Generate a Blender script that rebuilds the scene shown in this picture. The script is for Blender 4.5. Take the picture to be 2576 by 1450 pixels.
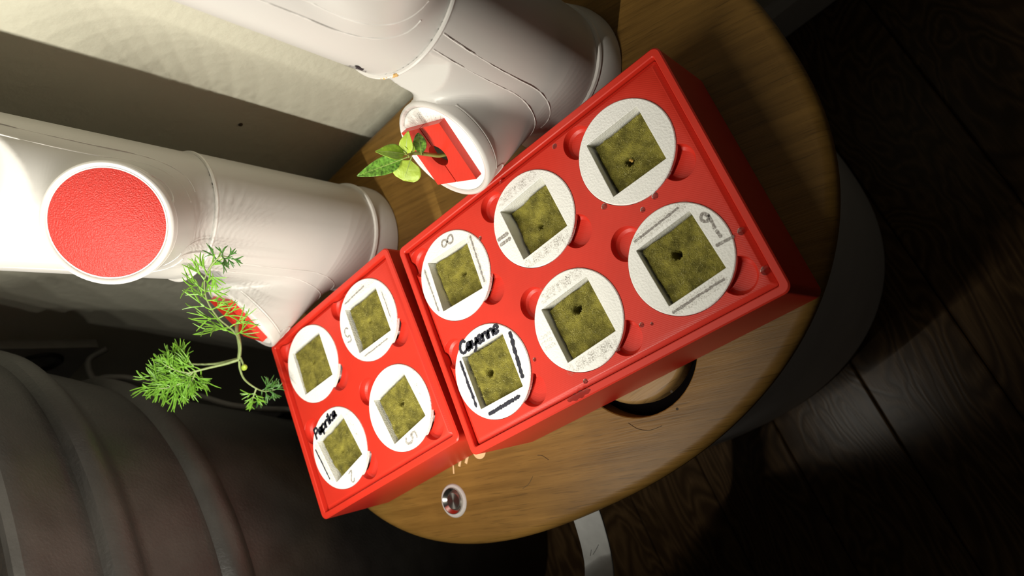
import bpy, bmesh, math, random
import numpy as np
from mathutils import Vector, Matrix
random.seed(7); rng = np.random.default_rng(7)
for o in list(bpy.data.objects): bpy.data.objects.remove(o)
SC = bpy.context.scene
COL = SC.collection
MM = 0.001
FZ = -410.0                     # floor level in the working millimetre frame (pod tops are z = 0)
def W(x, y, z): return Vector((x*MM, y*MM, (z-FZ)*MM))

# ------------------------------------------------------------------ camera, world, lamps, exposure
cd = bpy.data.cameras.new('camera'); cam = bpy.data.objects.new('camera', cd); COL.objects.link(cam)
cd.sensor_width = 36.0; cd.lens = 1772.5/2576*36.0; cd.clip_start = 0.01; cd.clip_end = 30
cx = Vector((0.07832, -0.80063, -0.59402)); cy = Vector((0.99693, 0.06290, 0.04667)); cz = Vector((0, -0.59585, 0.80309))
M = Matrix((cx, cy, cz)).transposed().to_4x4(); M.translation = W(0, 0, 349.15)
cam.matrix_world = M
cd.dof.use_dof = True; cd.dof.focus_distance = 0.415; cd.dof.aperture_fstop = 9.0
SC.camera = cam
wd = bpy.data.worlds.new('night_room'); SC.world = wd; wd.use_nodes = True
wd.node_tree.nodes['Background'].inputs[0].default_value = (1.0, 0.9, 0.75, 1)
wd.node_tree.nodes['Background'].inputs[1].default_value = 0.021
vs = SC.view_settings
vs.view_transform = 'Standard'; vs.look = 'None'; vs.gamma = 1.0; vs.use_curve_mapping = False
vs.exposure = 0.0

def area(name, loc, target, size, watt, color, spread=180):
    l = bpy.data.lights.new(name, 'AREA'); l.shape = 'DISK'; l.size = size; l.energy = watt; l.color = color
    l.spread = math.radians(spread)
    o = bpy.data.objects.new(name, l); COL.objects.link(o)
    p = W(*loc); o.location = p
    o.rotation_euler = (W(*target)-p).to_track_quat('-Z', 'Y').to_euler()
    return o
LAMP = (-188.0, 245.0)
N_LED = 19; LED_Z0 = 90.0; LED_DZ = 36.0; AIM = math.radians(47)
for k in range(N_LED):          # the tall vertical row of diodes of the plant lamp that stands at the near edge of the table
    z = LED_Z0+k*LED_DZ
    area('grow_lamp_diode', (LAMP[0], LAMP[1], z), (LAMP[0]+200*math.sin(AIM), LAMP[1]+200*math.cos(AIM), z-62), 0.006, 0.192*(0.6+0.8*k/(N_LED-1)), (1.0, 0.955, 0.84), 162)

# ------------------------------------------------------------------ materials
MATS = {}
def nodes(name):
    m = bpy.data.materials.new(name); m.use_nodes = True
    nt = m.node_tree; b = nt.nodes['Principled BSDF']; MATS[name] = m
    return m, nt, b
def N(nt, t, **kw):
    n = nt.nodes.new(t)
    for k, v in kw.items():
        if k in n.inputs.keys(): n.inputs[k].default_value = v
        else: setattr(n, k, v)
    return n
def coords(nt, kind='Object', scale=(1, 1, 1), rot=(0, 0, 0)):
    tc = nt.nodes.new('ShaderNodeTexCoord'); mp = nt.nodes.new('ShaderNodeMapping')
    mp.inputs['Scale'].default_value = scale; mp.inputs['Rotation'].default_value = rot
    nt.links.new(tc.outputs[kind], mp.inputs['Vector']); return mp.outputs['Vector']
def ramp(nt, fac, stops):
    r = nt.nodes.new('ShaderNodeValToRGB')
    els = r.color_ramp.elements
    while len(els) < len(stops): els.new(0.5)
    for e, (p, c) in zip(els, stops): e.position = p; e.color = (*c, 1) if len(c) == 3 else c
    nt.links.new(fac, r.inputs['Fac']); return r.outputs['Color']
def bump(nt, b, height, strength=0.2, dist=0.001):
    n = nt.nodes.new('ShaderNodeBump'); n.inputs['Strength'].default_value = strength; n.inputs['Distance'].default_value = dist
    nt.links.new(height, n.inputs['Height'])
    if b.inputs['Normal'].is_linked: nt.links.new(b.inputs['Normal'].links[0].from_socket, n.inputs['Normal'])
    nt.links.new(n.outputs['Normal'], b.inputs['Normal'])
def simple(name, col, rough=0.5, metal=0.0, noise=0.0, nscale=60, bumpk=0.0, bscale=900, spec=0.5, bdist=0.0004, detail=4):
    m, nt, b = nodes(name)
    b.inputs['Base Color'].default_value = (*col, 1); b.inputs['Roughness'].default_value = rough; b.inputs['Metallic'].default_value = metal
    b.inputs['Specular IOR Level'].default_value = spec
    v = coords(nt)
    n = N(nt, 'ShaderNodeTexNoise', Scale=nscale, Detail=detail); nt.links.new(v, n.inputs['Vector'])
    lo = tuple(c*(1-noise) for c in col); hi = tuple(min(1, c*(1+noise)) for c in col)
    nt.links.new(ramp(nt, n.outputs['Fac'], [(0.3, lo), (0.7, hi)]), b.inputs['Base Color'])
    if bumpk:
        n2 = N(nt, 'ShaderNodeTexNoise', Scale=bscale, Detail=3); nt.links.new(v, n2.inputs['Vector'])
        bump(nt, b, n2.outputs['Fac'], bumpk, bdist)
    return m, nt, b
# printed red plastic with fine extrusion lines
m, nt, b = simple('red_print', (0.64, 0.032, 0.016), 0.42, noise=0.05, nscale=40)
w = N(nt, 'ShaderNodeTexWave', Scale=420.0, Distortion=0.6); w.bands_direction = 'DIAGONAL'
nt.links.new(coords(nt), w.inputs['Vector']); bump(nt, b, w.outputs['Fac'], 0.10, 0.0003)
m, nt, b = simple('red_print_side', (0.64, 0.032, 0.016), 0.38, noise=0.04, nscale=40)
w = N(nt, 'ShaderNodeTexWave', Scale=800.0, Distortion=0.1); w.bands_direction = 'Z'
nt.links.new(coords(nt), w.inputs['Vector']); bump(nt, b, w.outputs['Fac'], 0.12, 0.0002)
m, nt, b = simple('red_textured', (0.50, 0.026, 0.018), 0.36, noise=0.10, nscale=900, bumpk=0.8, bscale=1250, bdist=0.0008)
simple('white_print', (0.93, 0.93, 0.89), 0.55, noise=0.03, nscale=90, bumpk=0.55, bscale=780, bdist=0.0007)
simple('white_plastic', (0.58, 0.565, 0.54), 0.34, noise=0.02, nscale=12)
simple('ridge_plastic', (0.70, 0.68, 0.65), 0.30, noise=0.02, nscale=12)
m, nt, b = simple('wool', (0.225, 0.20, 0.035), 0.9, noise=0.5, nscale=130, bumpk=0.9, bscale=1500, bdist=0.0015, spec=0.25)
simple('wool_fibre', (0.42, 0.38, 0.10), 0.45, noise=0.35, nscale=300, spec=0.6)
simple('painted_hole_shade', (0.02, 0.014, 0.004), 0.9)  # near-black that paints the shade inside the plant holder opening
simple('seed', (0.50, 0.30, 0.06), 0.4, noise=0.2)
simple('ink', (0.022, 0.022, 0.035), 0.5, noise=0.3, nscale=900, bumpk=0.3)
def smudge(name, col, lo, hi, scale):
    m, nt, b = nodes(name); b.inputs['Base Color'].default_value = (*col, 1); b.inputs['Roughness'].default_value = 0.7
    n = N(nt, 'ShaderNodeTexNoise', Scale=scale, Detail=5, Roughness=0.75); nt.links.new(coords(nt), n.inputs['Vector'])
    nt.links.new(ramp(nt, n.outputs['Fac'], [(lo, (0, 0, 0)), (hi, (1, 1, 1))]), b.inputs['Alpha'])
smudge('pencil', (0.24, 0.21, 0.19), 0.28, 0.68, 900)
smudge('rubbed', (0.30, 0.25, 0.20), 0.47, 0.90, 1300)
simple('chrome', (0.62, 0.60, 0.56), 0.16, 1.0, noise=0.03)
m, nt, b = simple('brushed', (0.42, 0.40, 0.37), 0.30, 1.0)
b.inputs['Anisotropic'].default_value = 0.8
simple('ring_white', (0.42, 0.40, 0.385), 0.5, noise=0.05, nscale=400)
simple('print_cream', (0.72, 0.50, 0.27), 0.6, noise=0.08)
simple('base_grey', (0.52, 0.50, 0.49), 0.5, noise=0.05, nscale=20)
simple('strap_grey', (0.30, 0.30, 0.29), 0.6, noise=0.08, nscale=120, bumpk=0.2, bscale=400, spec=0.25)
simple('strap_scratch', (0.09, 0.09, 0.09), 0.6)
simple('adhesive', (0.62, 0.62, 0.60), 0.6)
simple('black_plastic', (0.012, 0.011, 0.010), 0.6, noise=0.2)
simple('box_grey', (0.30, 0.29, 0.26), 0.5, noise=0.1)
simple('cable', (0.16, 0.15, 0.14), 0.5)
simple('soil', (0.015, 0.01, 0.006), 0.95, noise=0.4, nscale=150, bumpk=0.8, bscale=200, bdist=0.004)
m, nt, b = simple('pot_black', (0.024, 0.0215, 0.019), 0.46, noise=0.35, nscale=30, bumpk=0.35, bscale=420, bdist=0.0008)
simple('print_black', (0.02, 0.014, 0.02), 0.6)
simple('stain', (0.62, 0.38, 0.13), 0.7, noise=0.3, nscale=500)
simple('speck', (0.05, 0.035, 0.02), 0.8)
m, nt, b = simple('wall_paint', (0.56, 0.545, 0.44), 0.75, noise=0.03, nscale=8, bumpk=0.30, bscale=130, bdist=0.003)
simple('skirting', (0.50, 0.48, 0.45), 0.5)
def green(name, col, nz=0.35, sc=300, sss=0.0):
    m, nt, b = simple(name, col, 0.42, noise=nz, nscale=sc, bumpk=0.35, bscale=500, bdist=0.0006)
    b.inputs['Subsurface Weight'].default_value = sss; b.inputs['Subsurface Radius'].default_value = (0.004, 0.008, 0.002)
    b.inputs['Subsurface Scale'].default_value = 0.3
green('leaf_green', (0.24, 0.40, 0.03)); green('leaf_yellow', (0.40, 0.54, 0.06), 0.2, 120); green('leaf_dark', (0.13, 0.29, 0.035), 0.75, 620)
green('leaf_vein', (0.34, 0.44, 0.12), 0.1)
green('stem_green', (0.26, 0.30, 0.07), 0.2); green('dill_green', (0.17, 0.38, 0.035), 0.25, 60); green('dill_dark', (0.06, 0.17, 0.03), 0.25, 60); green('dill_stem', (0.26, 0.34, 0.13), 0.15)
green('pot_leaf', (0.02, 0.05, 0.012), 0.3, 20)
m, nt, b = nodes('water'); b.inputs['Transmission Weight'].default_value = 1.0; b.inputs['IOR'].default_value = 1.33; b.inputs['Roughness'].default_value = 0.02
# table veneer: long fibres at 110 degrees
def wood(name, base, dark, rotz, scale=1.0, rough=0.42, pores=0.5, bstr=0.25):
    m, nt, b = nodes(name); b.inputs['Roughness'].default_value = rough; b.inputs['Specular IOR Level'].default_value = 0.28
    v = coords(nt, 'Object', (1, 1, 1), (0, 0, -rotz))
    mp = nt.nodes.new('ShaderNodeMapping'); mp.inputs['Scale'].default_value = (9*scale, 170*scale, 40*scale); nt.links.new(v, mp.inputs['Vector'])
    n1 = N(nt, 'ShaderNodeTexNoise', Scale=1.0, Detail=6, Roughness=0.65, Distortion=0.4); nt.links.new(mp.outputs[0], n1.inputs['Vector'])
    n2 = N(nt, 'ShaderNodeTexNoise', Scale=14.0*scale, Detail=4); nt.links.new(v, n2.inputs['Vector'])
    mp3 = nt.nodes.new('ShaderNodeMapping'); mp3.inputs['Scale'].default_value = (45*scale, 900*scale, 100*scale); nt.links.new(v, mp3.inputs['Vector'])
    n3 = N(nt, 'ShaderNodeTexNoise', Scale=1.0, Detail=2, Roughness=0.5); nt.links.new(mp3.outputs[0], n3.inputs['Vector'])
    c1 = ramp(nt, n1.outputs['Fac'], [(0.28, dark), (0.62, base)])
    c2 = ramp(nt, n2.outputs['Fac'], [(0.3, (0.72, 0.70, 0.66)), (0.75, (1.12, 1.10, 1.0))])
    c3 = ramp(nt, n3.outputs['Fac'], [(0.30, (1-pores,)*3), (0.42, (1, 1, 1))])
    x = nt.nodes.new('ShaderNodeMix'); x.data_type = 'RGBA'; x.blend_type = 'MULTIPLY'; x.inputs[0].default_value = 1
    nt.links.new(c1, x.inputs[6]); nt.links.new(c2, x.inputs[7])
    y = nt.nodes.new('ShaderNodeMix'); y.data_type = 'RGBA'; y.blend_type = 'MULTIPLY'; y.inputs[0].default_value = 1
    nt.links.new(x.outputs[2], y.inputs[6]); nt.links.new(c3, y.inputs[7])
    nt.links.new(y.outputs[2], b.inputs['Base Color'])
    bump(nt, b, n3.outputs['Fac'], bstr, 0.0005)
    return m, nt, b
wood('table_wood', (0.245, 0.135, 0.033), (0.155, 0.082, 0.018), math.radians(166.5), 1.0, 0.46, 0.30)
wood('cap_wood', (0.31, 0.19, 0.075), (0.21, 0.12, 0.042), math.radians(186), 0.9, 0.45, 0.4)
# dark oak plank, with cathedral figure
m, nt, b = nodes('plank'); b.inputs['Roughness'].default_value = 0.24; b.inputs['Specular IOR Level'].default_value = 0.08
v = coords(nt, 'Object', (1, 1, 1))
oi = nt.nodes.new('ShaderNodeObjectInfo'); off = nt.nodes.new('ShaderNodeVectorMath'); off.operation = 'MULTIPLY_ADD'
off.inputs[1].default_value = (7, 5, 3); nt.links.new(oi.outputs['Random'], off.inputs[0]); nt.links.new(v, off.inputs[2])
mp = nt.nodes.new('ShaderNodeMapping'); mp.inputs['Scale'].default_value = (4.5, 13, 5); nt.links.new(off.outputs[0], mp.inputs['Vector'])
nz = N(nt, 'ShaderNodeTexNoise', Scale=1.0, Detail=3, Distortion=0.8); nt.links.new(mp.outputs[0], nz.inputs['Vector'])
mu = N(nt, 'ShaderNodeMath', operation='MULTIPLY'); mu.inputs[1].default_value = 34; nt.links.new(nz.outputs['Fac'], mu.inputs[0])
fr = N(nt, 'ShaderNodeMath', operation='PINGPONG'); fr.inputs[1].default_value = 1.0; nt.links.new(mu.outputs[0], fr.inputs[0])
mpf = nt.nodes.new('ShaderNodeMapping'); mpf.inputs['Scale'].default_value = (30, 600, 50); nt.links.new(off.outputs[0], mpf.inputs['Vector'])
nf = N(nt, 'ShaderNodeTexNoise', Scale=1.0, Detail=4, Roughness=0.6); nt.links.new(mpf.outputs[0], nf.inputs['Vector'])
ad = N(nt, 'ShaderNodeMath', operation='MULTIPLY'); nt.links.new(fr.outputs[0], ad.inputs[0]); nt.links.new(nf.outputs['Fac'], ad.inputs[1])
nt.links.new(ramp(nt, ad.outputs[0], [(0.08, (0.044, 0.025, 0.011)), (0.6, (0.105, 0.062, 0.028))]), b.inputs['Base Color'])
bump(nt, b, ad.outputs[0], 0.12, 0.0005)
simple('floor_gap', (0.006, 0.004, 0.003), 0.9)
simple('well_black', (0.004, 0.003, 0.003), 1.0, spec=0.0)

# ------------------------------------------------------------------ mesh helpers (millimetres)
def mesh(name, V, F, mat, smooth=40):
    me = bpy.data.meshes.new(name)
    V = np.asarray(V, float)*MM
    me.from_pydata([tuple(v) for v in V], [], [tuple(int(i) for i in f) for f in F]); me.validate()
    me.materials.append(MATS[mat])
    if smooth:
        me.shade_smooth(); me.set_sharp_from_angle(angle=math.radians(smooth))
    return me
def obj(name, me, parent=None, loc=None, rotz=0.0):
    o = bpy.data.objects.new(name, me); COL.objects.link(o)
    if parent is not None: o.parent = parent
    if loc is not None: o.location = W(*loc) if parent is None else Vector(loc)*MM
    o.rotation_euler = (0, 0, rotz)
    return o
def part(name, V, F, mat, parent, smooth=40, loc=(0, 0, 0), rotz=0.0):
    return obj(name, mesh(name, V, F, mat, smooth), parent, loc, rotz)
def tag(o, label, cat=None, group=None, kind=None):
    o['label'] = label
    if cat: o['category'] = cat
    if group: o['group'] = group
    if kind: o['kind'] = kind
    return o
def thing(name, label, cat, loc, rotz=0.0, group=None, kind=None):
    o = bpy.data.objects.new(name, None); COL.objects.link(o); o.empty_display_size = 0.02
    o.location = W(*loc); o.rotation_euler = (0, 0, rotz)
    return tag(o, label, cat, group, kind)
class MB:
    def __init__(s): s.V = []; s.F = []
    def add(s, V, F):
        n = len(s.V); s.V += [tuple(v) for v in V]; s.F += [tuple(i+n for i in f) for f in F]; return s
    def box(s, a, b_):
        (x0, y0, z0), (x1, y1, z1) = a, b_
        return s.add([(x0,y0,z0),(x1,y0,z0),(x1,y1,z0),(x0,y1,z0),(x0,y0,z1),(x1,y0,z1),(x1,y1,z1),(x0,y1,z1)],
                     [(0,3,2,1),(4,5,6,7),(0,1,5,4),(1,2,6,5),(2,3,7,6),(3,0,4,7)])
    def loops(s, Ls, close=False, cap0=False, cap1=False):
        n = len(Ls[0]); base = len(s.V)
        for L in Ls: s.V += [tuple(v) for v in L]
        m_ = len(Ls)
        for i in range(m_ if close else m_-1):
            a = base+i*n; c = base+((i+1) % m_)*n
            for j in range(n): s.F.append((a+j, a+(j+1) % n, c+(j+1) % n, c+j))
        if cap0: s.F.append(tuple(base+j for j in range(n))[::-1])
        if cap1: s.F.append(tuple(base+(m_-1)*n+j for j in range(n)))
        return s
    def lathe(s, prof, n=64, c=(0, 0, 0), cap0=False, cap1=False, close=False):
        t = np.linspace(0, 2*np.pi, n, endpoint=False)
        return s.loops([[(c[0]+r*math.cos(a), c[1]+r*math.sin(a), c[2]+z) for a in t] for r, z in prof], close, cap0, cap1)
    def tube(s, P, r, n=6, caps=True):
        P = np.asarray(P, float); r = np.broadcast_to(np.asarray(r, float), (len(P),))
        T = np.gradient(P, axis=0); T /= np.linalg.norm(T, axis=1)[:, None]+1e-9
        u = np.cross(T[0], (0.3, 0.2, 0.93)); u /= np.linalg.norm(u)+1e-9
        Ls = []
        for p_, t_, r_ in zip(P, T, r):
            u = u-t_*(u@t_); u /= np.linalg.norm(u)+1e-9; w_ = np.cross(t_, u)
            Ls.append([p_+r_*(math.cos(a)*u+math.sin(a)*w_) for a in np.linspace(0, 2*np.pi, n, endpoint=False)])
        return s.loops(Ls, False, caps, caps)
def bez(P, n=24):                # Catmull-Rom through the points
    P = np.asarray(P, float); Q = np.vstack([2*P[0]-P[1], P, 2*P[-1]-P[-2]]); out = []
    m_ = max(2, n//(len(P)-1))
    for i in range(1, len(Q)-2):
        for t in np.linspace(0, 1, m_, endpoint=False):
            a, b_, c, d = Q[i-1:i+3]
            out.append(0.5*((2*b_)+(-a+c)*t+(2*a-5*b_+4*c-d)*t*t+(-a+3*b_-3*c+d)*t**3))
    out.append(P[-1]); return np.array(out)
def rrect(x0, x1, y0, y1, r, z, k=5):
    L = []
    for cx_, cy_, a0 in ((x1-r, y1-r, 0), (x0+r, y1-r, 90), (x0+r, y0+r, 180), (x1-r, y0+r, 270)):
        for i in range(k+1):
            a = math.radians(a0+90*i/k); L.append((cx_+r*math.cos(a), cy_+r*math.sin(a), z))
    return L

# ------------------------------------------------------------------ the room
ET = np.array([math.cos(math.radians(-56.5)), math.sin(math.radians(-56.5))])   # along the wall
NT = np.array([-ET[1], ET[0]])                                                   # towards the wall
WB = 377.0                                                                       # wall plane, distance along NT
def LT(a, b_, z=0.0): q = a*ET+b_*NT; return (q[0], q[1], z)
RT = math.radians(-56.5)
mb = MB().box((-1500, WB, FZ-20), (1500, WB+60, 900))
wall = obj('wall_back', mesh('wall_back', mb.V, mb.F, 'wall_paint', 0)); wall.location = W(0, 0, 0); wall.rotation_euler = (0, 0, RT)
tag(wall, 'pale painted wall behind the two white towers', kind='structure')
mb = MB().loops([[(x, WB-0.2, FZ+0.5), (x, WB-11, FZ+0.5), (x, WB-11, FZ+52), (x, WB-7, FZ+60), (x, WB-0.2, FZ+62)] for x in (-1500, 1500)], False, True, True)
sk = obj('baseboard_back', mesh('baseboard_back', mb.V, mb.F, 'skirting', 0)); sk.location = W(0, 0, 0); sk.rotation_euler = (0, 0, RT)
tag(sk, 'grey painted baseboard at the foot of the wall', kind='structure')
sp = part('wall_speck', *(lambda m_: (m_.V, m_.F))(MB().lathe([(0.1, 1.2), (1.6, 0.6), (1.9, 0)], 8, cap0=True)), 'speck', wall, 40)
q = np.array((120.9, 551.4)); d0 = 377/(q@NT); pt = q*d0; zt = 349.15+(11.1-349.15)*d0
sp.location = Vector((pt@ET*MM, WB*MM-0.0002, zt*MM)); sp.rotation_euler = (math.radians(90), 0, 0)

fl = obj('floor', mesh('floor', *(lambda m_: (m_.V, m_.F))(MB().box((-1500, -1500, -30), (1500, 1500, -6))), 'floor_gap', 0)); fl.location = W(0, 0, FZ)
tag(fl, 'dark floor boards under the table', kind='structure')
PA = math.radians(34.6); PW = 97.2
pd = np.array([math.cos(PA), math.sin(PA)]); pn = np.array([-pd[1], pd[0]])
mbp = MB(); hw = PW/2-0.55
mbp.loops([[(x, -hw, -6), (x, hw, -6), (x, hw, -1.3), (x, hw-1.6, 0), (x, -hw+1.6, 0), (x, -hw, -1.3)] for x in (-1500, 1500)], False, True, True)
pme = mesh('plank', mbp.V, mbp.F, 'plank', 0)
pme2 = None
for i in range(-8, 9):
    # seams pass at offsets -47, +50, +147 ... measured from the origin along pn
    c = (-47.0+52.4-52.4)*0 + (46.6 + PW*(i-0.5))
    pl = bpy.data.objects.new('plank', pme); COL.objects.link(pl); pl.parent = fl
    sh = random.uniform(-200, 200)
    pl.location = Vector((pn[0]*c+pd[0]*sh, pn[1]*c+pd[1]*sh, 0))*MM; pl.rotation_euler = (0, 0, PA)

# surface-mounted socket box low on the wall, left of the towers
bx = thing('socket_box', 'dark rectangular socket box on the wall behind the dill', 'socket box', (0, 0, 0), RT)
ax = np.array((-97.5, 817.0))@ET
mb = MB().box((ax-95, WB-10, -3), (ax, WB-0.2, 230)); part('casing', mb.V, mb.F, 'box_grey', bx, 0)
mb = MB().lathe([(0.1, 0), (14, 0), (16, 1), (19, 3.5), (21, 2.0), (22, 0)], 40, cap0=True)
o = part('round_socket', mb.V, mb.F, 'black_plastic', bx, 30); o.location = Vector((ax-33, WB-10, 42))*MM; o.rotation_euler = (math.radians(90), 0, 0)

# ------------------------------------------------------------------ table
TZ = -61.0
def sup(a, b_, n=2.35, k=160, cutb=None):
    t = np.linspace(0, 2*np.pi, k, endpoint=False)
    x = np.sign(np.cos(t))*abs(np.cos(t))**(2/n)*a; y = np.sign(np.sin(t))*abs(np.sin(t))**(2/n)*b_
    if cutb is not None: y = np.minimum(y, cutb)
    return np.c_[x, y]
TC = LT(-265, 200)
table = thing('side_table', 'round-edged wooden side table with a grey drum base', 'table', (TC[0], TC[1], FZ), RT)
o2 = sup(241, 190, cutb=155.5)
def ring(off, z):
    f = 1-off/215.0
    q = sup(241-off, 190-off, cutb=155.5-off); return [(x, y, z) for x, y in q]
H0 = TZ-FZ
# top with a round well
hc = (np.array((-32.4, 206.0))-np.array(TC[:2])); hloc = (hc@ET, hc@NT)
th = np.linspace(0, 2*np.pi, 160, endpoint=False)
well = lambda r, z: [(hloc[0]+r*math.cos(a), hloc[1]+r*math.sin(a), z) for a in th]
# match the well samples to the outline by angle around the well centre
out_top = np.array(ring(1.0, H0)); ang = np.unwrap(np.arctan2(out_top[:, 1]-hloc[1], out_top[:, 0]-hloc[0]))
wl = lambda r, z: [(hloc[0]+r*math.cos(a), hloc[1]+r*math.sin(a), z) for a in ang]
mb = MB().loops([wl(44.3, H0-13.5), wl(44.3, H0-0.6), wl(44.9, H0), out_top, ring(-1.6, H0-0.5), ring(-4.2, H0-2.2), ring(-5.6, H0-5), ring(-5.8, H0-9), ring(-4.5, H0-12.5), ring(0, H0-14), wl(44.3, H0-14)], close=True)
part('table_top', mb.V, mb.F, 'table_wood', table, 35)
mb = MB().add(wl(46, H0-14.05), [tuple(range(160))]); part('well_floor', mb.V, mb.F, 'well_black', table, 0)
cc_ = (np.array((-29.7, 208.5))-np.array(TC[:2])); cl = (cc_@ET, cc_@NT)
mb = MB().lathe([(0.1, H0-0.6), (36.2, H0-0.6), (37.6, H0-1.0), (38.6, H0-2.4), (39.3, H0-5), (39.6, H0-13.9)], 96, (cl[0], cl[1], 0), cap0=True)
capo = part('well_cap', mb.V, mb.F, 'cap_wood', table, 50); capo['label'] = 'round wooden cap sunk in the table well'
mb = MB().loops([[(x, y-4, z) for x, y in sup(a, b_)] for a, b_, z in ((212, 172, H0-14.1), (215, 176, H0-60), (215, 177, 12), (213, 175, 0.5))], False, True, True)
part('drum_base', mb.V, mb.F, 'base_grey', table, 40)
# push button
bl = (np.array((-164.2, 343.2))-np.array(TC[:2])); bl = (bl@ET, bl@NT, H0)
btn = part('push_button', *(lambda m_: (m_.V, m_.F))(MB().lathe([(9.6, 0.0), (9.9, 0.9), (11.8, 0.9), (12.5, 0.3), (12.6, 0.02)], 64)), 'ring_white', table, 40, bl)
btn['label'] = 'steel push button in a white ring'
part('bezel', *(lambda m_: (m_.V, m_.F))(MB().lathe([(6.35, 0.2), (6.9, 0.25), (9.3, 2.2), (9.7, 2.2), (9.8, 0.3)], 64)), 'chrome', btn, 30)
part('button_face', *(lambda m_: (m_.V, m_.F))(MB().lathe([(0.05, 0.9), (5.9, 0.9), (6.3, 0.5), (6.35, 0.1)], 64, cap0=True)), 'brushed', btn, 30)
# pale printed marks beside the button, mostly under the trays
def flat(name, pts, mat, z=0.12, parent=table):
    L = [((np.array(q)-np.array(TC[:2]))@ET, (np.array(q)-np.array(TC[:2]))@NT) for q in pts]
    V = [(x, y, H0+z) for x, y in L]; return part(name, V, [tuple(range(len(V)))], mat, parent, 0)
def bar(p0, p1, w):
    p0 = np.array(p0); p1 = np.array(p1); d = (p1-p0)/np.linalg.norm(p1-p0); n_ = np.array([-d[1], d[0]])*w/2
    return [p0-n_, p1-n_, p1+n_, p0+n_]
for a_, b_, w_ in (((-144.2, 345.3), (-138, 346.6), 1.2), ((-137.6, 340.6), (-132.5, 340.0), 2.2), ((-134.0, 334.4), (-128, 333.2), 2.4)):
    flat('printed_mark', bar(a_, b_, w_), 'print_cream')
flat('printed_mark', [(-122.0+6.2*math.cos(a), 322.8+6.2*math.sin(a)) for a in np.linspace(0, 2*np.pi, 32, endpoint=False)], 'print_cream')
for q in [(-56, 176), (-66, 171.5)]: flat('surface_fleck', [(q[0]+.9*math.cos(a), q[1]+.9*math.sin(a)) for a in np.linspace(0, 6.28, 9)[:-1]], 'speck')

# ------------------------------------------------------------------ seed trays
def boolean(me, cutter_me):
    o = bpy.data.objects.new('tmp', me); COL.objects.link(o); c = bpy.data.objects.new('cut', cutter_me); COL.objects.link(c)
    md = o.modifiers.new('b', 'BOOLEAN'); md.operation = 'DIFFERENCE'; md.solver = 'EXACT'; md.object = c
    bpy.context.view_layer.update()
    r = bpy.data.meshes.new_from_object(o.evaluated_get(bpy.context.evaluated_depsgraph_get()))
    bpy.data.objects.remove(o); bpy.data.objects.remove(c); return r
R_POD = 30.0
def make_tray(label, origin, rot, a0, a1, b0, b1, grid, z0):
    t = thing('seed_tray', label, 'seed tray', (origin[0], origin[1], TZ+0.05), rot, 'red printed seed trays')
    zt = -TZ+z0-0.05                       # pod-top level above the tray's base
    mb = MB().loops([rrect(a0+1, a1-1, b0+1, b1-1, 4, 0), rrect(a0, a1, b0, b1, 4.5, 1), rrect(a0, a1, b0, b1, 4.5, zt+0.4), rrect(a0+.8, a1-.8, b0+.8, b1-.8, 4, zt+1.2),
                     rrect(a0+4.2, a1-4.2, b0+4.2, b1-4.2, 1.6, zt+1.2), rrect(a0+4.7, a1-4.7, b0+4.7, b1-4.7, 1.2, zt+0.6), rrect(a0+4.7, a1-4.7, b0+4.7, b1-4.7, 1.2, 4)], False, True, True)
    part('tray_box', mb.V, mb.F, 'red_print_side', t, 30)
    g = 6.6
    mb = MB().loops([rrect(a0+g-1, a1-g+1, b0+g-1, b1-g+1, 1.2, zt-9), rrect(a0+g-1, a1-g+1, b0+g-1, b1-g+1, 1.2, zt-2.6), rrect(a0+g+1.6, a1-g-1.6, b0+g+1.6, b1-g-1.6, 1.0, zt-0.8)], False, True, True)
    me = mesh('tray_insert', mb.V, mb.F, 'red_print', 0)
    c1 = MB(); c2 = MB()
    for i, j in grid:
        c1.lathe([(28.3, zt-20), (28.3, zt-3.2), (30.3, zt-3.2), (30.3, zt-0.95), (30.9, zt-0.3), (30.9, zt+5)], 72, (i, j, 0), True, True)
        for s_ in (1, -1):
            c2.lathe([(7.5, zt-6.6), (9.2, zt-5.4), (10.0, zt-3.5), (10.0, zt-0.95), (10.5, zt-0.3), (10.5, zt+5)], 36, (i+s_*23, j-s_*23, 0), True, True)
    for c in (c1, c2):
        me = boolean(me, mesh('cutter', c.V, c.F, 'red_print', 0))
    me.name = 'tray_insert'; me.shade_smooth(); me.set_sharp_from_angle(angle=math.radians(28))
    obj('tray_insert', me, t, (0, 0, 0))
    return t, zt
R1 = math.radians(-57.656); R2 = math.radians(-56.064); SA, SB = 70.28, 69.26
O1 = (13.87, 229.29); O2 = (-79.34, 395.37)
G1 = [(i*SA, j*SB/2) for i in (1, 0, -1) for j in (1, -1)]; G2 = [(i*SA, j*SB/2) for i in (.5, -.5) for j in (1, -1)]
tray1, _ = make_tray('long red seed tray holding six white pods', O1, R1, -107.5, 113.5, -76.8, 75.6, G1, 0.0)
tray2, _ = make_tray('short red seed tray holding four white pods', O2, R2, -75.0, 77.5, -76.2, 70.9, G2, 1.7)

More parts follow.
